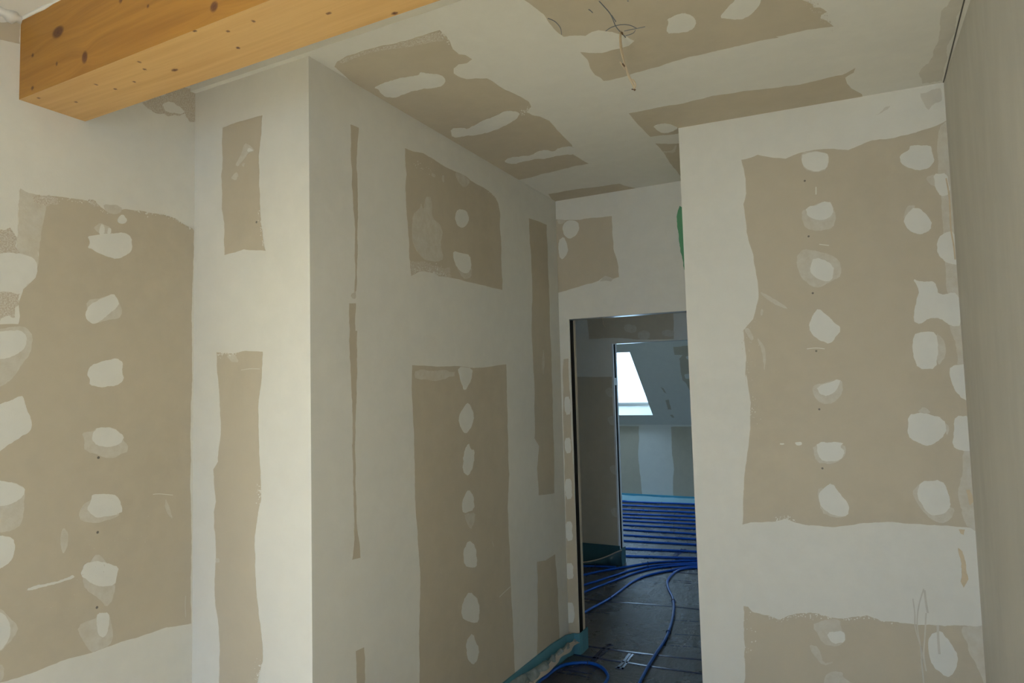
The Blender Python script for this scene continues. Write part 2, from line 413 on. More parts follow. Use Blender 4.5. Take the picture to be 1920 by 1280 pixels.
# roof windows of the far room: middle one seen, outer two added unseen for more light
fr = .055
for wn, (q0, q1) in enumerate(((WX0, WX1), (VX0, VX1), (UX0, UX1))):
    win = struct(empty('window_%d' % (wn+1), tuple(cS+Vector(((q0+q1)/2, 0, 0))+uS*a0)))
    mb = MB()
    for q in ((q0, q1, a0, a0+fr), (q0, q1, a1-fr, a1), (q0, q0+fr, a0+fr, a1-fr), (q1-.008, q1, a0+fr, a1-fr)): sbox(mb, *q, TH-.09, TH-.02)
    mb.build('window_frame', M_PVC, win)
    mb = MB(); sbox(mb, q0+fr, q1-.008, a0+fr, a1-fr, TH-.06, TH-.055); mb.build('pane', M_GLASS, win)
    area('sky_portal', cS+Vector(((q0+q1)/2, 0, 0))+uS*(a0+a1)/2-nS*(TH+.02), nS, q1-q0, a1-a0, 1, (1, 1, 1), True)


# ceilings of near room, corridor and hallway
ceiling = struct(MB().box(XL-.3, 1.5, 1.605, YB+.05, H, H+.12).build('ceiling', M_PL))
near_ceil = struct(MB().prism([(XL-.3, -.2), (XR+.3, -.2), (XR+.3, 1.605), (XL-.3, 1.605)], H+.0+.035, H+.15).build('ceiling_near', M_PL))
MB().box(XL, XR, .2, 1.04, H, H+.04).build('ceiling_board', M_PL, near_ceil)
# rear part of the near room, behind the camera
REAR = -2.3
struct(MB().box(XL-.3, XR+.3, REAR-.1, -.2, H+.035, H+.15).build('ceiling_rear', M_PL))
RX0, RX1, RZ1 = -.62, .28, 2.1                          # opening added in the rear wall to let the sun patch in
struct(board_skin(XL-.1, XR+.2, REAR-.1, REAR, RX0, RX1, RZ1).build('wall_rear', M_PL))
# unseen slabs added outside: roof blocks high sky, dark paving limits the bounce
struct(MB().box(-2.6, 1.8, -6.5, REAR-.1, -.2, -.04).build('floor_terrace', simple('terrace_paving', (.22, .19, .15), .9)))
struct(MB().box(-2.6, 1.8, REAR-1.0, REAR-.1, 2.25, 2.35).build('ceiling_terrace', M_PL))
rd = struct(empty('door_1', ((RX0+RX1)/2, REAR-.05, 0)))  # unseen glazed door, added to fill the sun opening
MB().box(RX0, RX0+.06, REAR-.09, REAR-.02, 0, RZ1).box(RX1-.06, RX1, REAR-.09, REAR-.02, 0, RZ1).box(RX0+.06, RX1-.06, REAR-.09, REAR-.02, RZ1-.06, RZ1).box(RX0+.06, RX1-.06, REAR-.09, REAR-.02, 0, .06).build('door_frame', M_PVC, rd)
MB().box(RX0+.06, RX1-.06, REAR-.06, REAR-.055, .06, RZ1-.06).build('pane', M_GLASS, rd)
# floor
floor = struct(MB().box(-7.7, 1.7, 1.0, YF+.1, -.06, 0).build('floor', M_FLOOR))
struct(MB().box(XL-.2, XR+.2, -3.0, 1.0, -.06, 0).build('floor_near', M_SUBFLOOR))

# ================================================================== WALL FINISHES
# ---- left wall
A = wall_left
bare('left', zp('280,150 390,160 470,170 560,190 600,215 660,255 750,230 850,240 980,262 1060,290 1100,320 1160,350 1164,370 1158,600 1148,900 1150,1280', VL2)
     + zp('788,400 792,1034 690,1050 620,1075 500,1110 380,1155 250,1190 130,1240 0,1278 -120,1310', VL3)
     + zp('-160,1280 -160,930 110,920 120,870 110,800 140,710 215,640 230,560 235,450 250,350 280,200', VL2), A, .03)
thin('left', zp('115,100 150,125 200,140 280,155 275,230 250,350 235,450 230,560 200,640 150,700 100,560 110,330 112,200', VL2), A)
rough('left', zp('-60,350 60,340 100,400 120,520 30,500 -60,480', VL2), A)
fill('left', zp('-80,500 60,490 190,515 225,560 215,640 120,720 0,725 -80,730', VL2), A)
rough('left', zp('-80,730 40,725 120,740 90,880 60,870 0,900 -80,915', VL2), A, .2)
thin('left', zp('-100,950 0,950 110,930 160,940 198,990 185,1090 130,1160 80,1240 20,1290 -100,1320', VL2), A)
fill('left', zp('-100,985 40,958 120,955 160,990 155,1050 120,1090 40,1128 -100,1130', VL2), A)
thin('left', zp('620,200 700,205 735,225 720,255 670,262 630,235', VL2), A)
fill('left', zp('735,258 765,295 745,320 705,312 705,285', VL2), A)
thin('left', zp('560,340 600,310 665,340 668,380 600,382 575,360', VL2), A)
fill('left', zp('523,462 540,430 523,395 560,388 620,378 670,378 740,368 790,400 793,470 770,500 700,532 640,515 580,490 550,468', VL2), A)
fill('left', zp('605,318 625,330 628,378 590,384', VL2), A); fill('left', zp('648,342 666,346 664,378 640,378', VL2), A)
thin('left', zp('518,778 600,765 680,735 720,800 735,850 715,885 640,895 560,920 515,870', VL2), A)
fill('left', zp('510,860 530,810 600,770 680,735 705,770 715,805 650,860 610,895 560,922 520,895', VL2), A)
fill('left', zp('545,1165 620,1140 700,1122 738,1150 730,1200 745,1250 700,1290 600,1300 535,1285 540,1250 520,1222', VL2), A)
fill('left', zp('-80,175 0,125 50,110 75,95 95,92 110,150 132,200 125,240 60,280 0,320 -80,360', VL3), A)
thin('left', zp('337,245 385,240 400,222 490,232 540,318 460,355 348,322 350,280', VL3), A)
fill('left', zp('383,245 405,222 470,224 515,260 500,290 450,305 400,298 380,275', VL3), A)
thin('left', zp('-80,440 0,445 60,450 105,475 95,600 75,640 0,660 -80,665', VL3), A)
fill('left', zp('-80,440 0,443 60,452 104,475 98,505 60,535 0,550 -80,560', VL3), A)
thin('left', zp('325,580 345,540 380,520 500,580 470,600 400,620 335,610', VL3), A)
fill('left', zp('380,500 430,498 485,503 510,570 480,585 400,598 375,580 358,560 375,530', VL3), A)
fill('left', zp('-80,668 0,668 55,680 63,720 50,770 0,810 -80,830', VL3), A)
thin('left', zp('262,635 283,660 278,715 262,750 250,715 250,670', VL3), A)
thin('left', zp('402,742 440,780 478,880 465,940 440,968 410,930 350,890 340,850 370,780', VL3), A)
fill('left', zp('330,835 350,785 400,775 440,782 492,800 482,840 475,875 420,882 380,870', VL3), A)
thin('left', zp('-80,960 0,970 30,1000 78,1048 60,1090 0,1155 -80,1170', VL3), A)
fill('left', zp('-80,985 0,985 30,1010 45,1060 30,1110 0,1150 -80,1160', VL3), A)
thin('left', zp('315,1045 400,1010 450,990 470,1080 455,1125 400,1145 378,1155 345,1110', VL3), A)
fill('left', zp('402,990 452,988 450,1050 430,1095 405,1080 398,1030', VL3), A)
thin('left', zp('-30,1205 18,1205 12,1270 -30,1280', VL3), A)
thin('left', zp('685,515 700,550 716,605 695,585 680,550', VL3), A)
fill('left', zp('110,900 118,885 200,868 285,842 300,832 310,842 280,855 180,882', VL3), A)
ribbon('left', zp('632,500 660,498 715,503', VL3), .002, 'scratch', M_FILL, A)
ribbon('left', zp('768,920 766,960 768,1008', VL3), .003, 'scratch', M_THIN, A)
rough('left', zp('1070,770 1200,720 1370,650 1470,640 1478,905 1420,910 1390,850 1300,862 1200,855 1120,820', VB1), A)
fill('left', zp('1210,780 1290,760 1370,820 1385,850 1300,850 1240,835', VB1), A, .15)
bare('left', zp('-60,175 60,165 148,160 148,330 60,310 -60,285', VB1), A)
rough('left', zp('195,150 260,150 340,165 350,200 280,215 235,200 200,185', VL2), A)
rough('left', zp('520,180 570,180 605,212 560,215', VL2), A)
specks('left', zp('800,235 980,262 1060,290 1160,355', VL2), A, M_FILL, 90, 2.6, (.6, 2))
specks('left', zp('240,150 560,190 640,260', VL2), A, M_FILL, 50, 2.5, (.5, 1.6))
specks('left', zp('100,1000 300,900 620,620', VL3), A, M_THIN, 30, 25, (.5, 1.4))
for x, y in ((407, 348), (404, 657), (401, 968)): screw('left', *zp(f'{x},{y}', VL3)[0], A)

# ---- bay wall facing the camera
A = wall_bay
bare('bay', zp('142,97 200,75 270,55 325,40 320,130 308,230 310,340 315,480 325,580 340,665 280,662 240,658 150,685 150,540 138,470 135,320 142,250', VY1), A, .03)
thin('bay', zp('245,165 270,180 292,205 262,212 235,250 212,278 200,268 225,225', VY1), A)
fill('bay', zp('262,188 288,203 255,210', VY1), A); thin('bay', zp('178,330 205,300 216,315 205,342', VY1), A); thin('bay', zp('228,268 245,258 240,280', VY1), A)
bare('bay', zp('92,40 150,45 200,35 265,38 262,120 250,220 252,420 258,520 258,600 248,640 235,730 240,900 250,1020 265,1150 265,1200 245,1280 245,1420 102,1420 102,1280 105,1160 98,1050 90,1000 85,900 88,740 82,640 90,600 80,480 98,450 108,350 104,220 95,120', VY2), A, .03)
thin('bay', zp('128,52 160,45 178,78 150,78', VY2), A); thin('bay', zp('88,812 102,812 104,828 90,830', VY2), A)
ribbon('bay', zp('185,107 220,102 255,103', VY2), .003, 'scratch', M_THIN, A)
specks('bay', zp('95,60 120,40 170,45', VY2), A, M_FILL, 50, 3, (.6, 2)); specks('bay', zp('250,540 258,600', VY2), A, M_FILL, 25, 5, (.6, 1.8))
specks('bay', zp('315,480 325,580 340,665', VY1), A, M_FILL, 40, 5, (.6, 1.8)); specks('bay', zp('250,1200 248,1290', VY2), A, M_FILL, 35, 9, (.6, 2.2))
screw('bay', *zp('298,533', VY1)[0], A)

# ---- long corridor wall
A = wall_cor
bare('cor', zp('182,42 232,62 228,120 218,300 228,600 222,900 217,1040 205,1060 212,960 210,700 196,450 184,200', VK1), A, .03)
thin('cor', zp('185,1060 215,1040 214,1090 190,1085', VK1), A, .15)
bare('cor', zp('175,1115 215,1115 212,1280', VK1)+zp('135,0 132,200 130,500 133,700 147,825 117,832 125,760 120,550 118,300 107,60', VK2), A, .03)
bare('cor', zp('130,1165 160,1150 163,1290 163,1400 135,1400 133,1250', VK2), A, .04)
bare('cor', zp('510,185 560,205 620,215 680,250 740,290 800,320 870,350 905,380 960,410 1010,440 1050,475 1070,520 1080,570 1082,700 1088,880 1093,1035 1020,1018 900,990 800,965 700,940 600,920 548,950 540,870 530,700 520,560 512,430 520,345 512,290', VK1), A, .03)
thin('cor', zp('805,325 860,345 905,385 865,425 830,390', VK1), A)
thin('cor', zp('555,580 600,545 605,510 622,560 632,475 670,480 670,600 720,640 737,690 720,760 742,850 700,867 660,860 620,850 570,790 550,700', VK1), A)
rough('cor', zp('540,860 640,870 780,900 790,960 700,942 600,925 548,952', VK1), A, .12)
fill('cor', zp('825,548 880,560 895,610 880,645 850,665 820,645 808,605', VK1), A)
thin('cor', zp('805,850 915,900 905,960 870,972 840,945', VK1), A)
fill('cor', zp('798,800 850,815 900,825 908,900 890,932 860,935 820,900 800,850', VK1), A)
thin('cor', zp('732,345 745,350 745,392 732,385', VK1), A); thin('cor', zp('670,330 695,345 688,362 668,350', VK1), A)
specks('cor', zp('560,910 760,945', VK1), A, M_FILL, 120, 6, (.5, 1.5)); specks('cor', zp('560,290 700,330', VK1), A, M_FILL, 20, 5, (.5, 1.2))
specks('cor', zp('1010,440 1065,490', VK1), A, M_FILL, 30, 2, (.5, 1.5))
bare('cor', zp('1253,605 1300,620 1360,645 1368,900 1380,1280', VK1)+zp('845,200 850,420 852,590 795,598 790,500 797,420 780,390 780,200', VK2)+zp('1270,1260 1275,1100 1265,800', VK1), A, .02)
thin('cor', zp('812,60 818,110 812,170 806,110', VK2), A)
bare('cor', zp('335,125 420,130 500,128 560,135 620,130 677,122 682,300 688,520 682,640 690,800 697,1000 708,1230 712,1420 360,1420 362,1280 360,1100 365,900 355,740 345,600 342,400 335,250', VK2), A, .02)
thin('cor', zp('345,140 490,145 490,170 345,178', VK2), A, .1)
for s in ('500,130 555,135 550,180 525,222 510,180', '540,258 562,310 550,350 530,377 510,350 502,320 520,280', '540,405 548,432 562,432 560,480 540,530 518,510 520,450',
          '540,575 558,600 562,650 520,665 515,630 525,600', '540,760 565,780 572,850 560,862 525,855 520,800', '545,945 578,980 578,1060 545,1060 513,1040 520,980', '555,1095 580,1160 570,1200 555,1215 535,1190 530,1130'):
    fill('cor', zp(s, VK2), A)
thin('cor', zp('525,665 567,660 560,700 547,724 530,690', VK2), A)
ribbon('cor', zp('652,968 670,950 692,930', VK2), .003, 'scratch', M_FILL, A); ribbon('cor', zp('626,765 632,785', VK2), .004, 'scratch', M_THIN, A)
bare('cor', zp('790,840 820,835 855,812 865,950 872,1180 872,1280 790,1280', VK2), A, .02)

# ---- wall block on the right
A = wall_clo
bare('clo', zp('295,245 340,235 370,222 420,232 500,240 570,212 680,195 790,200 850,175 900,155 1000,145 1100,120 1190,90 1262,55 1420,1280', VA)
     + zp('1290,655 1100,632 950,622 800,615 700,622 600,635 500,628 440,615 400,600 360,612 260,615 225,625 228,560 232,450 245,330 258,230 260,120 250,60 240,0', VZ)
     + zp('315,1280 318,1150 305,1030 350,980 375,880 370,800 350,680 320,580 312,500 305,450 318,400 315,330', VA), A, .03)
bare('clo', zp('230,962 250,965 265,985 330,1000 380,1018 420,1000 480,990 560,1000 660,1012 740,1000 800,1025 900,1032 1000,1038 1130,1042 1310,1045 1340,1420 235,1420 232,1280 232,1100', VZ), A, .06)
thin('clo', zp('1205,95 1262,55 1400,1290 1345,1290 1290,1280 1290,1100 1250,1000 1240,800 1230,600 1215,420 1200,250', VA), A)
thin('clo', zp('1150,0 1230,0 1290,660 1160,648 1125,560 1140,330 1160,120', VZ), A)
thin('clo', zp('1170,1046 1300,1046 1330,1300 1230,1300 1190,1200 1150,1120', VZ), A)
K = '578,215 690,210 700,250 690,285 640,302 590,285 572,250|592,465 700,430 725,480 700,515 650,525 600,505|630,690 725,730 715,805 655,800 608,760|650,928 700,970 762,1025 705,1098 640,1070 603,1020 625,960|1025,225 1070,200 1075,178 1170,178 1175,210 1188,250 1160,285 1110,295 1060,280 1030,260|1180,310 1245,305 1262,400 1215,415 1190,375|1100,455 1175,525 1170,570 1120,592 1065,570 1040,520|1215,590 1280,570 1300,730 1240,720 1200,680 1197,630|1085,793 1125,808 1190,805 1205,870 1300,855 1314,1010 1260,1012 1215,975 1160,975 1120,1005 1088,990 1100,900 1118,850|1090,1050 1130,1038 1195,1040 1205,1120 1195,1210 1110,1210 1085,1140|1260,1195 1345,1185 1352,1290 1365,1320 1385,1390 1290,1330 1255,1240'.split('|')
TH_ = '566,225 600,200 700,215 690,290 640,305 585,290|575,480 600,470 700,430 735,500 720,560 650,575 590,560 575,520|545,700 580,655 650,665 750,705 758,780 720,800 660,835 620,830 570,790|1145,325 1190,310 1200,370 1165,360|1060,455 1105,455 1060,500 1040,520|1190,1040 1235,1080 1240,1150 1200,1200'.split('|')
for s in TH_: thin('clo', zp(s, VA), A)
for s in K: fill('clo', zp(s, VA), A)
for s in '515,50 560,40 635,20 642,80 600,125 550,125 518,90|512,290 650,290 652,340 600,375 530,370|533,480 560,470 590,560 660,590 600,596 550,575|945,160 975,135 1010,165|1060,200 1082,220 1070,262|925,490 960,450 1000,590 1080,550 1105,560 1090,600 1050,622 1000,600 950,540|1130,420 1190,410 1200,580 1130,570 1115,490|510,1040 560,1020 630,1015 635,1060 655,1100 620,1130 560,1120|500,1120 540,1130 560,1200 610,1190 560,1210 515,1160|565,1250 600,1230 640,1235 640,1255 690,1285 690,1330 560,1330|1120,1046 1200,1046 1235,1100 1240,1180 1180,1160'.split('|'):
    thin('clo', zp(s, VZ), A)
for s in '530,55 635,17 615,70 575,95 545,85|530,282 645,285 628,302 650,322 630,360 560,365 538,340|595,450 630,500 668,545 662,590 610,590 550,555 538,500 560,475|910,170 970,160 1060,185 1070,250 1000,302 950,285 908,260|1105,175 1165,175 1178,320 1130,320 1092,300 1100,230|960,445 1050,438 1080,500 1088,550 1060,580 1000,588 945,510|570,1070 645,1062 652,1110 600,1120|1000,1080 1045,1060 1085,1110 1120,1170 1100,1240 1070,1258 1010,1210 992,1140'.split('|'):
    fill('clo', zp(s, VZ), A)
patch('clo', zp('1118,720 1135,735 1150,800 1160,850 1140,885 1128,860 1130,800', VZ), 'resin_stain', M_STAIN, A, .0016)
patch('clo', zp('1150,480 1165,480 1180,530 1165,545', VZ), 'resin_stain', M_STAIN, A, .0016)
patch('clo', zp('1120,645 1145,645 1140,668 1128,662', VZ), 'resin_stain', M_STAIN, A, .0016)
ribbon('clo', zp('1240,330 1255,420 1262,560 1275,640 1282,705', VA), .005, 'resin_stain', M_STAIN, A, .0016)
for s, w in (('930,930 938,990 940,1050 960,1120 975,1180', .004), ('975,890 955,960 948,1040 962,1130 968,1200', .004), ('978,895 985,950 992,990', .007), ('985,990 980,1080 975,1160 985,1230', .005), ('965,1180 975,1280', .005), ('1033,1040 1035,1100 1040,1160', .008)):
    ribbon('clo', zp(s, VZ), w, 'scratch', M_DIRT, A, .0017)
thin('clo', zp('375,850 420,870 470,900 515,935 480,925 420,895', VA), A); thin('clo', zp('365,1060 400,1100 410,1150 402,1230 392,1130', VA), A)
thin('clo', zp('305,1025 330,1020 355,1070 340,1080', VA), A); thin('clo', zp('388,930 398,940 392,965 382,960', VA), A)
fill('clo', zp('380,288 398,288 398,294 380,294', VZ), A); fill('clo', zp('440,285 470,282 472,295 450,298', VZ), A)
ribbon('clo', zp('598,1117 640,1113 680,1117', VA), .003, 'scratch', M_FILL, A); ribbon('clo', zp('655,635 700,640', VA), .003, 'scratch', M_FILL, A)
ribbon('clo', zp('640,370 640,405', VA), .004, 'scratch', M_FILL, A)
specks('clo', zp('270,975 380,1018 420,1000 560,1000 660,1012 740,1000 860,1032', VZ), A, M_FILL, 160, 3, (.6, 2.2))
specks('clo', zp('360,610 400,595 440,612', VZ), A, M_FILL, 40, 4, (.6, 2)); specks('clo', zp('262,110 275,200', VZ), A, M_FILL, 25, 12, (.5, 1.5))
specks('clo', zp('235,980 230,1280', VZ), A, M_FILL, 50, 20, (.6, 1.8)); specks('clo', zp('330,1030 340,1280', VA), A, M_THIN, 35, 20, (.6, 1.8))
for x, y in ((588, 342), (606, 598), (625, 860), (641, 1127)): screw('clo', *zp(f'{x},{y}', VA)[0], A)
for x, y in ((543, 148), (556, 392)): screw('clo', *zp(f'{x},{y}', VZ)[0], A)
patch('clo', zp('1170,560 1220,550 1290,530 1300,600 1220,660 1190,620', VC3), 'dust_smear', M_DIRT, A, .0009, .1)
patch('clo', zp('900,690 950,650 990,635 975,655 930,680', VC3), 'dust_smear', M_DIRT, A, .0009, .1)

# ---- back wall round the first door
A = wall_back
bare('back', zp('140,300 260,310 370,308 480,290 628,278 632,380 640,480 640,540 660,600 680,680 685,765 640,778 575,755 520,795 400,830 300,860 205,888 140,900', VBK), A, .03)
thin('back', zp('190,300 260,310 250,330 200,345', VBK), A)
fill('back', zp('230,370 260,320 300,308 360,325 370,380 345,430 290,462 245,430', VBK), A); fill('back', zp('202,470 245,440 270,500 280,560 235,628 205,600', VBK), A)
patch('back', zp('530,800 575,755 640,778 620,800', VBK), 'thin_filler', M_DIRT, A)
patch('back', zp('1155,240 1170,195 1190,205 1330,205 1330,760 1225,745 1205,700 1190,600 1170,500 1148,320', VBK), 'green_board', M_GREEN, A, .001, .06)
bare('back', [(1057, 673), (1066, 672), (1069, 740), (1076, 900), (1083, 1100), (1086, 1190), (1064, 1190), (1062, 1000), (1058, 850), (1055, 700)], A, .02)
for y0, y1 in ((744, 776), (821, 848), (898, 934), (978, 1012), (1056, 1084), (1130, 1166)):
    e = (y0-600)*.018
    fill('back', [(1057+e*.45, y0), (1066+e, y0-1), (1068+e, y1), (1059+e*.45, y1+2)], A)

# ---- hall wall
A = wall_hall
bare('hall', zp('180,60 1590,-60 1600,440 1000,450 600,420 215,440', VH), A, .02)
for s in ('780,230 850,190 990,220 990,320 900,345 800,310', '1010,330 1120,290 1215,340 1200,440 1020,440', '1400,310 1500,280 1610,310 1600,400 1420,390'): thin('hall', zp(s, VH), A)
bare('hall', [(1060, 706), (1147, 706), (1163, 1060), (1060, 1060)], A, .01)
for x, y in ((1142, 735), (1146, 788), (1150, 880), (1152, 960)): thin('hall', [(x-8, y-4), (x, y-9), (x+6, y-7), (x+7, y+10), (x-2, y+8)], A)

# ---- far knee wall and slope
A = knee
bare('knee', [(1120, 799), (1198, 799), (1197, 840), (1199, 880), (1204, 925), (1208, 945), (1120, 945)], A, .03)
bare('knee', [(1258, 800), (1340, 800), (1340, 950), (1264, 945), (1262, 900), (1264, 880), (1260, 850), (1259, 815)], A, .03)
A = ceil_far
bare('slope', zp('170,120 330,115 330,480 300,460 270,400 240,370 225,300 215,210 240,180 180,180', VS), A, .05)
fill('slope', zp('262,190 320,185 320,215 270,215', VS), A); fill('slope', zp('250,325 300,320 305,360 260,360', VS), A)
for s in ('75,420 95,430 120,470 100,460', '112,520 135,515 155,590 128,590', '145,630 165,630 178,650 160,650', '300,520 330,520 330,555 305,550'): bare('slope', zp(s, VS), A, .06)

# ---- ceiling
A = ceiling
bare('ceil', zp('215,400 230,370 290,335 420,295 560,265 700,225 845,180 880,210 905,245 925,295 960,325 1000,330 1040,355 1010,378 960,385 930,410 930,440 960,460 1010,475 1070,470 1130,470 1180,500 1240,540 1320,575 1380,610 1395,640 1370,670 1400,690 1450,700 1505,725 1550,780 1600,830 1640,870 1645,925 1700,960 1740,980 1600,1010 1450,1045 1355,1072 1290,1085 1180,1010 890,845 490,600 330,505', VC1), A, .03)
rough('ceil', zp('290,345 420,300 560,270 700,232 850,190 880,240 700,270 500,300 380,330 260,380 240,370', VC1), A, .05)
fill('ceil', zp('450,525 500,500 560,480 650,460 720,450 730,430 770,440 850,445 885,480 860,515 820,525 700,540 640,560 580,585 520,580 490,555 480,535', VC1), A)
fill('ceil', zp('910,770 990,765 1010,775 1060,750 1100,725 1180,695 1250,660 1330,675 1310,710 1270,735 1200,770 1120,800 1010,815 920,825', VC1), A)
fill('ceil', zp('1230,970 1260,945 1350,935 1400,930 1440,905 1480,898 1530,910 1560,885 1650,875 1660,925 1560,930 1480,950 1380,960 1290,985', VC1), A)
specks('ceil', zp('1330,680 1400,650', VC1), A, M_FILL, 25, 3, (.6, 2)); specks('ceil', zp('860,190 905,245', VC1), A, M_FILL, 30, 3, (.6, 2))
bare('ceil', zp('120,100 300,70 500,45 690,18 730,35 800,50 860,62 640,105 400,145 170,175', VBK), A, .02)
bare('ceil', zp('60,-200 75,0 130,40 190,85 230,145 270,190 310,220 380,212 440,215 480,190 520,180 600,190 680,215 735,245 700,275 650,290 600,300 540,318 470,318 410,312 430,335 455,360 470,410 500,450 530,465 550,485 650,465 800,420 1000,360 1200,310 1400,265 1600,225', VC2)
     + zp('300,220 480,180 650,158 610,125 570,110 575,90 610,70 570,45 530,45 520,25 460,0 440,-200', VC3), A, .03)
fill('ceil', zp('925,200 940,130 930,115 980,90 1030,75 1080,90 1108,130 1090,170 1050,190 1000,195', VC2), A)
fill('ceil', zp('1245,105 1280,60 1340,0 1370,-60 1500,-60 1490,20 1460,60 1420,95 1380,115 1300,112', VC2), A)
bare('ceil', zp('700,680 830,655 1000,625 1130,595 1200,575 1400,545 1600,525', VC2)+zp('448,508 620,465 700,450 740,430 780,408 770,435 720,465 730,500 755,530 820,565 830,620 400,720', VC3)+zp('1100,800 1000,800 920,810 830,820 790,780 750,740', VC2), A, .025)
bare('ceil', zp('860,860 985,862 1080,850 1100,1060 1012,1058 985,1020 950,980 920,930 890,890', VC2), A, .04)
fill('ceil', zp('845,755 910,738 950,745 1000,765 960,790 900,798 870,780', VC2), A)
thin('ceil', zp('900,905 960,905 980,870 990,870 975,918 910,916', VC2), A)
patch('ceil', zp('1160,440 1220,380 1250,300 1300,60 1350,0 1430,-20 1380,180 1330,360 1300,485 1180,500', VC3), 'dust_smear', M_DIRT, A, .0006, .12)
ribbon('ceil', [(1830, -80), (1808, 0), (1789, 75), (1769, 154)], .004, 'joint_gap', M_CRACKSHADE, A, .0018)  # dark ribbon painting the shade along the wall-ceiling crack
for s, w in (('235,10 300,80 370,160 410,230 450,330 500,400 540,440 590,495', .0022), ('325,410 400,360 520,325 640,330 740,375', .0018), ('720,395 700,430 650,455 590,470', .0014), ('570,410 650,392 740,375 850,350', .0014), ('400,195 430,240 460,285', .0022), ('95,120 125,140 150,165', .0018), ('615,0 625,12', .003)):
    ribbon('ceil', zp(s, VW), w, 'pen_mark', M_PEN, A, .0021)
ribbon('ceil', zp('215,108 255,125 290,165 297,205', VC2), .0018, 'pen_mark', M_PEN, A, .0021)
specks('ceil', zp('480,10 560,60 640,150', VC3), A, M_THIN, 40, 6, (.6, 2))

# plaster bead under the near ceiling against beam and wall
def bead(mb, a, b, n1, n2, w):
    a = Vector(a); b = Vector(b); n1 = Vector(n1); n2 = Vector(n2); K = 60; v = []; f = []
    for i in range(K+1):
        p = a.lerp(b, i/K); q = w*(1+.35*math.sin(i*.9)+.25*math.sin(i*2.3+1))
        v += [p, p+n1*q, p+(n1+n2)*q*.38, p+n2*q]
    for i in range(K):
        for k in range(4): f.append((i*4+k, i*4+(k+1) % 4, i*4+(k+1) % 4+4, i*4+k+4))
    mb.add(v, f)
mb = MB(); bead(mb, (XL, 1.04, H), (XR, 1.04, H), (0, -1, 0), (0, 0, -1), .006); mb.build('filler_bead', M_PL, near_ceil, True)
mb = MB(); bead(mb, (XL, .3, H), (XL, 1.04, H), (0, 0, -1), (1, 0, 0), .02); mb.build('filler_bead', M_PL, near_ceil, True)

# ================================================================== THINGS
# ---- timber beam
BY0, BY1, BZ = 1.0396, 1.2284, 2.4542
beam = empty('timber_beam', (XL, (BY0+BY1)/2, BZ))
tag(beam, 'thick orange-toned spruce beam with dark knots under the ceiling', 'beam')
KS = [(435, 240, 16, 8), (635, 430, 8, 9), (1605, 50, 11, 9), (245, 415, 3, 3), (243, 660, 4, 3), (425, 478, 2.5, 3), (1110, 48, 4, 3), (905, 5, 5, 4)]
KU = [(1045, 465, 6, 2.5), (1085, 520, 4, 2), (1310, 525, 14, 5), (720, 634, 4, 2), (865, 668, 5, 2), (1005, 613, 4, 2), (1710, 235, 4, 2), (1785, 358, 5, 2), (1460, 232, 8, 3), (1900, 158, 5, 2), (290, 735, 4, 2), (570, 765, 4, 2), (2465, 32+68, 10, 5), (1785+0, 360, 3, 2), (2980-20, 100, 12, 5)]
def wood_face(name, mat, side):
    """finely divided face; 'grain' follows the knots, 'knot' marks them"""
    n, c = ((0, -1, 0), (0, BY0, 0)) if side else ((0, 0, -1), (0, 0, BZ))
    ks = []
    for x, y, rx, ry in (KS if side else KU):
        p = hit(x/4, y/4, n, c); q = hit(x/4+3, y/4, n, c); s = (q-p).length/3
        ks.append((p.x, p.z if side else p.y, rx*s*.5, ry*s*.6))
    NX, NV = 640, 56 if side else 46
    v0, v1 = (BZ, H) if side else (BY0, BY1)
    X = np.linspace(XL, XR, NX+1); V = np.linspace(v0, v1, NV+1); GX, GV = np.meshgrid(X, V)
    g = GV.copy()+.010*np.sin(GX*1.7+.4)+.004*np.sin(GX*5.1); kk = np.zeros_like(GX)
    for kx, kv, rx, rv in ks:
        rx = max(rx, .004); rv = max(rv, .004)
        d2 = ((GX-kx)/(rx*4.5))**2+((GV-kv)/(rv*3))**2
        g += np.exp(-d2)*rv*1.6*np.sign(GV-kv+1e-6)*np.minimum(1, np.abs(GV-kv)/rv)
        e = np.sqrt(((GX-kx)/rx)**2+((GV-kv)/rv)**2); kk = np.maximum(kk, np.clip(1.7-e, 0, 1)*(.85+.15*np.cos(e*6)))
    co = np.zeros((GX.size, 3)); off = beam.location
    co[:, 0] = GX.ravel()-off.x
    if side: co[:, 1] = BY0-off.y; co[:, 2] = GV.ravel()-off.z
    else: co[:, 1] = GV.ravel()-off.y; co[:, 2] = BZ-off.z
    ii = (np.arange(NV)[:, None]*(NX+1)+np.arange(NX)[None, :]).ravel()
    quad = np.stack([ii, ii+1, ii+NX+2, ii+NX+1], 1)
    if not side: quad = quad[:, ::-1]
    me = bpy.data.meshes.new(name); me.from_pydata(co.tolist(), [], quad.tolist()); me.update()
    for nm, arr in (('grain', g), ('knot', kk)):
        at = me.attributes.new(nm, 'FLOAT', 'POINT'); at.data.foreach_set('value', arr.ravel().astype(np.float32))
    me.materials.append(mat); o = bpy.data.objects.new(name, me); C.objects.link(o); o.parent = beam; return o
core = MB().box(XL, XR, BY0+.001, BY1, BZ+.001, H+.03).build('beam_core', M_WOODS, beam)
wood_face('beam_side', M_WOODS, True); wood_face('beam_underside', M_WOODU, False)

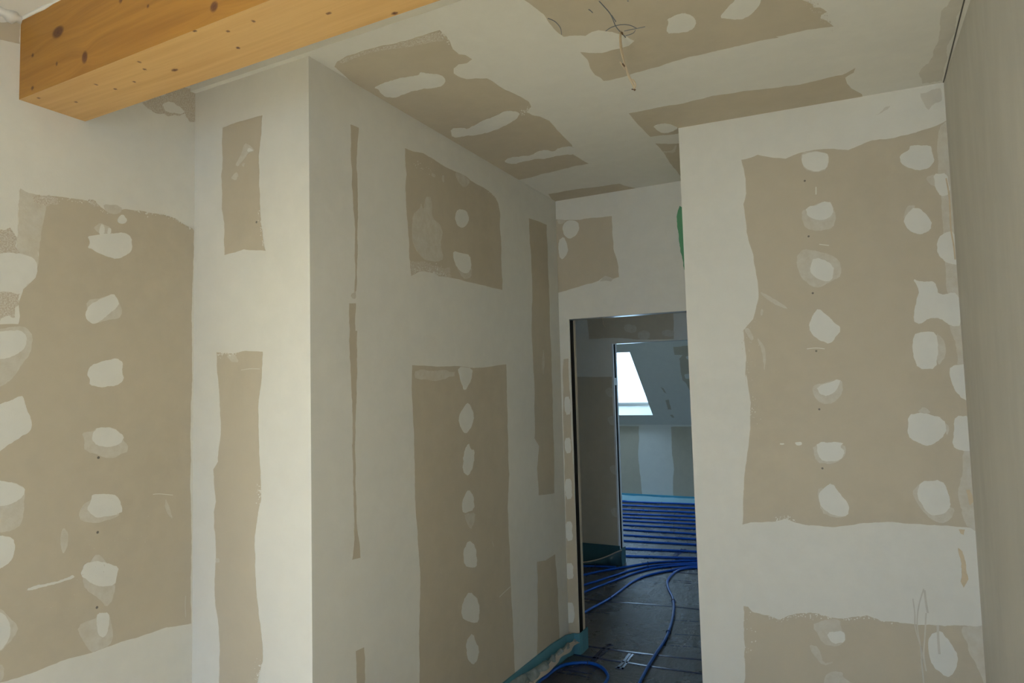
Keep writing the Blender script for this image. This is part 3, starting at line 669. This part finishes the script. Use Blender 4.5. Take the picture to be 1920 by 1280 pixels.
# ---- cable at the ceiling
n_, c_ = (0, -1, 0), (0, 2.002, 0)
cp = [hit(x, y, n_, c_) for x, y in zp('520,415 514,500 520,620 545,740 578,850 605,920 640,1020 690,1120 708,1190', VW)]
cp[0].z = H-.001
cable = empty('ceiling_cable', tuple(cp[0]))
tag(cable, 'cream cable end hanging from the ceiling beside the pen scribbles', 'cable')
P = smooth_path(cp, .01)
mb = MB(); tube(mb, P, .0028, 8)
tube(mb, [p+Vector((.0035*math.sin(i*.35), .003, 0)) for i, p in enumerate(P[:int(len(P)*.98)])], .0022, 8); mb.build('sheath', M_CABLE, cable, True)
mb = MB(); s0 = P[int(len(P)*.50)]
q = [hit(x, y, n_, c_) for x, y in zp('520,820 535,850 560,890 580,930', VW)]; tube(mb, smooth_path(q, .005), .0025, 6); mb.build('loose_wire', M_CABLE, cable, True)
mb = MB(); q = [hit(x, y, n_, c_) for x, y in zp('680,1060 715,1100 722,1145 705,1180', VW)]; tube(mb, smooth_path(q, .005), .0028, 6); mb.build('loose_wire', M_CABLE, cable, True)
for a, b in (('548,850 565,870 578,885', .003), ('672,1188 690,1192', .0022), ('700,1190 712,1205 722,1190', .003), ('530,435 545,440 552,462', .003)):
    mb = MB(); tube(mb, [hit(x, y, n_, Vector(c_)-Vector((0, .004, 0))) for x, y in zp(a, VW)], b*.8, 6); mb.build('frayed_end', M_CABLEDARK, cable)
# little wire stub under the first door head
q = [hit(x, y, (0, -1, 0), (0, YB+.03, 0)) for x, y in zp('430,90 440,150 455,210 478,240', VH)]; q[0].z = DZ
stub = MB(); tube(stub, smooth_path(q, .004), .0016, 6)
tag(stub.build('wire_stub', M_CABLE, None, True), 'short curled wire poking down under the near door head', 'wire')

# ---- heating pipes
R = .0088
def on_floor(s, view, z=R): return [hit(x, y, (0, 0, 1), (0, 0, z)) for x, y in zp(s, view)]
def clip(mb, p, t, r=R):
    t = t.normalized(); s = Vector((0, 0, 1)).cross(t).normalized()
    pts = [p+s*(r+.004)*math.cos(a)+Vector((0, 0, 1))*((r+.004)*math.sin(a)) for a in [math.pi*k/8 for k in range(9)]]
    pts = [pts[0]-Vector((0, 0, r))]+pts+[pts[-1]-Vector((0, 0, r))]
    tube(mb, pts, .0028, 6)
def pipe(pts, label, clips=(), group=None, step=.04, rad=R):
    P = smooth_path(pts, step); o = MB(); tube(o, P, rad, 10)
    ob = o.build('heating_pipe', M_PIPE, None, True); tag(ob, label, 'pipe', group)
    for f in clips:
        i = max(1, min(len(P)-2, int(f*len(P)))); m = MB(); clip(m, P[i], P[i+1]-P[i-1]); m.build('pipe_clip', M_CLIP, ob, True)
    return ob
pipe(on_floor('300,208 750,202 900,204 1000,208 1060,210', VF), 'dark blue pipe lying along the foot of the dark hall wall', (.7,))
pipe(on_floor('400,345 750,285 900,252 1100,217 1300,182 1400,168 1550,158 1700,152 1850,150 2200,150', VF), 'uppermost blue pipe of the bundle fanning over the hall floor', (.55,))
pipe(on_floor('400,500 750,380 900,335 1100,270 1200,239 1350,206 1500,188 1700,176 1850,170 2200,168', VF), 'second blue pipe from the top in the fanned hall bundle', (.6,))
pipe(on_floor('400,560 750,445 900,387 1100,312 1250,259 1400,222 1600,198 1750,188 1850,185 2200,185', VF), 'third blue pipe from the top in the fanned hall bundle')
pipe(on_floor('500,760 750,635 850,580 980,510 1100,425 1200,350 1300,302 1420,268 1550,243 1700,214 1850,201 2200,201', VF), 'lowest pipe of the hall bundle, curving wide with a glossy highlight', (.3,))
pipe(on_floor('2200,222 1850,216 1720,220 1620,245 1560,295 1530,350 1545,420 1580,490 1592,580 1580,680 1550,790 1500,900 1440,990 1370,1100 1290,1250 1230,1370', VF), 'single blue pipe snaking forward from the hall bundle towards the camera', (.48, .69))
pipe(on_floor('150,1420 250,1330 330,1275 420,1215 500,1150 600,1108 740,1092 850,1102 930,1138 975,1190 985,1230 950,1290 880,1370', VF), 'blue pipe bent into a loop beside the corridor edge strip', (.55,))
lefts = [940, 947, 955, 963, 969.5, 976, 984, 992.5, 1003, 1013.5, 1028, 1042]
rights = [945, 953, 961, 968.5, 975.5, 982.5, 991, 1001, 1010.5, 1021, 1034, 1046.5]
W_ = ['first', 'second', 'third', 'fourth', 'fifth', 'sixth', 'seventh', 'eighth', 'ninth', 'tenth', 'eleventh', 'twelfth']
rngp = random.Random(3)
for i, (a, b) in enumerate(zip(lefts, rights)):
    p, q = hit(1171, a, (0, 0, 1), (0, 0, R)), hit(1305, b, (0, 0, 1), (0, 0, R)); d = (q-p)
    pts = [p-d*.25, p, p+d*.35+Vector((0, rngp.uniform(-.006, .006), 0)), p+d*.7+Vector((0, rngp.uniform(-.006, .006), 0)), q, q+d*.25]
    pipe(pts, f'straight blue floor pipe in the far room, {W_[i]} row from the far wall', (.3+.5*rngp.random(),), 'rows of floor pipes in the far room', .15, .0115)

# floor film lines and crosses, parts of the floor
def tape(s, view, w=.014, mat=M_TAPE, name='blue_film_line', h=.002):
    return ribbon('floor', zp(s, view), w, name, mat, floor, h)
tape('740,500 1000,530 1180,542 1560,572 1860,602', VF, .012)
tape('700,928 775,938 1150,990 1420,1022 1860,1068', VF, .016)
tape('560,998 800,1040 1080,1078 1340,1122 1860,1194', VF, .016)
tape('1500,252 1640,262 1850,278', VF, .010)
tape('740,180 1160,240', VF, .008)
for s, w in (('1010,925 960,950 900,1000 830,1085', .018), ('1000,960 950,1000 885,1055 850,1095', .012), ('1185,1010 1140,1070 1075,1145', .016), ('1215,1015 1180,1060 1115,1155', .012), ('965,935 1025,925', .03), ('1060,1135 1130,1150', .02)):
    tape(s, VF, w)
for s in ('1700,45 1640,90 1600,130', '1670,45 1610,90 1580,125'): tape(s, VF, .022)
tape('1380,72 1420,70', VF, .02)
PR = simple('foil_print_blue', (.02, .03, .10), .4)
for s, k in (('560,1158 640,1168 720,1180 840,1198', 14), ('510,1180 620,1198 720,1212 820,1232', 14), ('1580,330 1760,345', 10), ('1590,350 1760,362', 9), ('1590,700 1840,715', 10), ('1600,830 1840,845', 10), ('800,625 1000,640', 8), ('1560,935 1840,950', 9)):
    z = zp(s, VF); L = smooth_path([hit(x, y, *PLN['floor']) for x, y in z], .01); mb = MB()
    for i in range(k):
        p = L[int((i+.2)*(len(L)-2)/k)]; q = L[min(len(L)-1, int((i+.2)*(len(L)-2)/k)+1)]; t = (q-p).normalized(); s_ = Vector((-t.y, t.x, 0)); wd = rngp.uniform(.010, .016)*(1 if p.y < 4.2 else 1.4); hh = .006
        mb.add([p-s_*hh+Vector((0, 0, .0006)), p+t*wd-s_*hh+Vector((0, 0, .0006)), p+t*wd+s_*hh+Vector((0, 0, .0006)), p+s_*hh+Vector((0, 0, .0006))], [(0, 1, 2, 3)])
    o = mb.build('printed_marks', PR, floor); o['kind'] = 'stuff'

# ---- foam edge strips with their loose foil aprons
def loft(mb, rows):
    b = len(mb.v); n = len(rows[0])
    for r in rows: mb.v += [Vector(p) for p in r]
    for i in range(len(rows)-1):
        for j in range(n-1): mb.f.append((b+i*n+j, b+i*n+j+1, b+(i+1)*n+j+1, b+(i+1)*n+j))
def resample(P, n):
    P = smooth_path(P, .01); return [P[min(len(P)-1, round(i*(len(P)-1)/(n-1)))] for i in range(n)]
es = empty('edge_strip', (XC, 2.9, 0))
tag(es, 'teal foam edge strip with loose clear foil along the corridor wall foot', 'edge strip')
# foam band: along corridor wall, round the corner and into the door jamb
band = [(XC+.005, Y0+.02), (XC+.005, 2.8), (XC+.005, 3.45), (XC+.012, 3.64), (XC+.035, YB-.008), (DX0+.004, YB-.008), (DX0+.010, YB+.02), (DX0+.010, YB+.11)]
tops = [.165, .162, .140, .125, .118, .120, .120, .120]
mb = MB()
for i in range(len(band)-1):
    a, b = Vector((*band[i], 0)), Vector((*band[i+1], 0)); t = (b-a).normalized(); s_ = Vector((t.y, -t.x, 0))*.004
    va = [a-s_, a+s_, b+s_, b-s_]; za = [tops[i], tops[i], tops[i+1], tops[i+1]]
    mb.add([(p.x, p.y, 0) for p in va]+[(p.x, p.y, z) for p, z in zip(va, za)], [(0, 3, 2, 1), (4, 5, 6, 7), (0, 1, 5, 4), (1, 2, 6, 5), (2, 3, 7, 6), (3, 0, 4, 7)])
mb.build('foam_band', M_FOAM, es)
def fl(s, view, zz): return [hit(x, y, (0, 0, 1), (0, 0, z)) for (x, y), z in zip(zp(s, view), zz)]
outer = [Vector((XC+.14, 2.2, .075))]+fl('640,1270 780,1150 960,1010 1140,860 1250,700 1400,600 1500,480 1620,405 1705,330', VE, (.075, .075, .075, .075, .07, .07, .068, .066, .07))
ot = resample(outer, 60)
inner = [Vector((XC+.012, 2.2, .13))]+[hit(x, y, (1, 0, 0), (XC+.012, 0, 0)) for x, y in zp('300,1180 700,930 980,745 1200,590 1400,440', VE)]+[Vector((DX0-.02, YB-.016, .112)), Vector((DX0+.014, YB-.016, .128))]
inn = resample(inner, 60)
rows = []
for t in [j/10 for j in range(11)]:
    rows.append([a.lerp(b, t)+Vector((0, 0, (.016*math.sin(t*math.pi)*(1+.6*math.sin(i*.9+t*5))+(rngp.uniform(-.003, .003) if 0 < t < 1 else 0)))) for i, (a, b) in enumerate(zip(inn, ot))])
mb = MB(); loft(mb, rows); o = mb.build('loose_foil', M_FOIL, es, True)
mb = MB(); loft(mb, [[p+Vector((-.020-.003*math.sin(i*.45), .006, .017+.003*math.sin(i*.7))) for i, p in enumerate(ot)], [p+Vector((.008+.003*math.sin(i*.6), -.008, .004)) for i, p in enumerate(ot)]]); mb.build('tape_edge', M_CREAMTAPE, es, True)

es2 = empty('edge_strip', ((D2X0-.5), Y2, 0))
tag(es2, 'sagging foam edge strip with pale tape rim at the dark hall wall foot', 'edge strip')
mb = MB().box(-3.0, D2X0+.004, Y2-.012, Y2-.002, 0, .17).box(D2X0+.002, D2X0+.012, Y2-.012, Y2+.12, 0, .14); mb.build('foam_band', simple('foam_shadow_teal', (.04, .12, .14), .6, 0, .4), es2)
rim = [hit(x, y, (0, -1, 0), (0, yy, 0)) for (x, y), yy in zip([(1030, 1062), (1075, 1056), (1100, 1053), (1120, 1049), (1140, 1042), (1155, 1035), (1166, 1031)], (5.46, 5.46, 5.47, 5.50, 5.53, 5.56, 5.58))]
foot = [Vector((p.x, min(p.y+.03, Y2-.016), .004)) for p in rim]
ra, rb = resample(rim, 40), resample(foot, 40)
mb = MB(); loft(mb, [[a.lerp(b, t)+Vector((0, -.02*math.sin(t*math.pi)*(1+.5*math.sin(i*.8)), 0)) for i, (a, b) in enumerate(zip(ra, rb))] for t in (0, .25, .5, .75, 1)]); mb.build('loose_foil', simple('foil_teal', (.05, .12, .14), .25, 0, .6, .5, 25, .006), es2, True)  # foil darkened, like the band, to paint in the hall's shade
mb = MB(); tube(mb, ra, .006, 6); mb.build('tape_edge', M_CREAMTAPE, es2, True)

es3 = empty('edge_strip', (-2.2, YF, 0))
tag(es3, 'bright turquoise edge strip along the far room knee wall', 'edge strip')
MB().box(-7.6, 1.6, YF-.012, YF-.002, 0, .085).build('foam_band', simple('foam_turquoise', (.10, .42, .58), .6, 0, .4, .1), es3)
xs = [-3.6+i*.1 for i in range(36)]
mb = MB(); loft(mb, [[Vector((x, YF-.014-.10*t-.01*math.sin(i*1.3), .055*(1-t)**1.5+.004+.006*math.sin(i*2.1+t*3)**2)) for i, x in enumerate(xs)] for t in (0, .33, .66, 1)]); mb.build('loose_foil', simple('foil_pale', (.30, .50, .56), .2, 0, .7, .5, 25, .006), es3, True)
print('objects', len(bpy.data.objects))
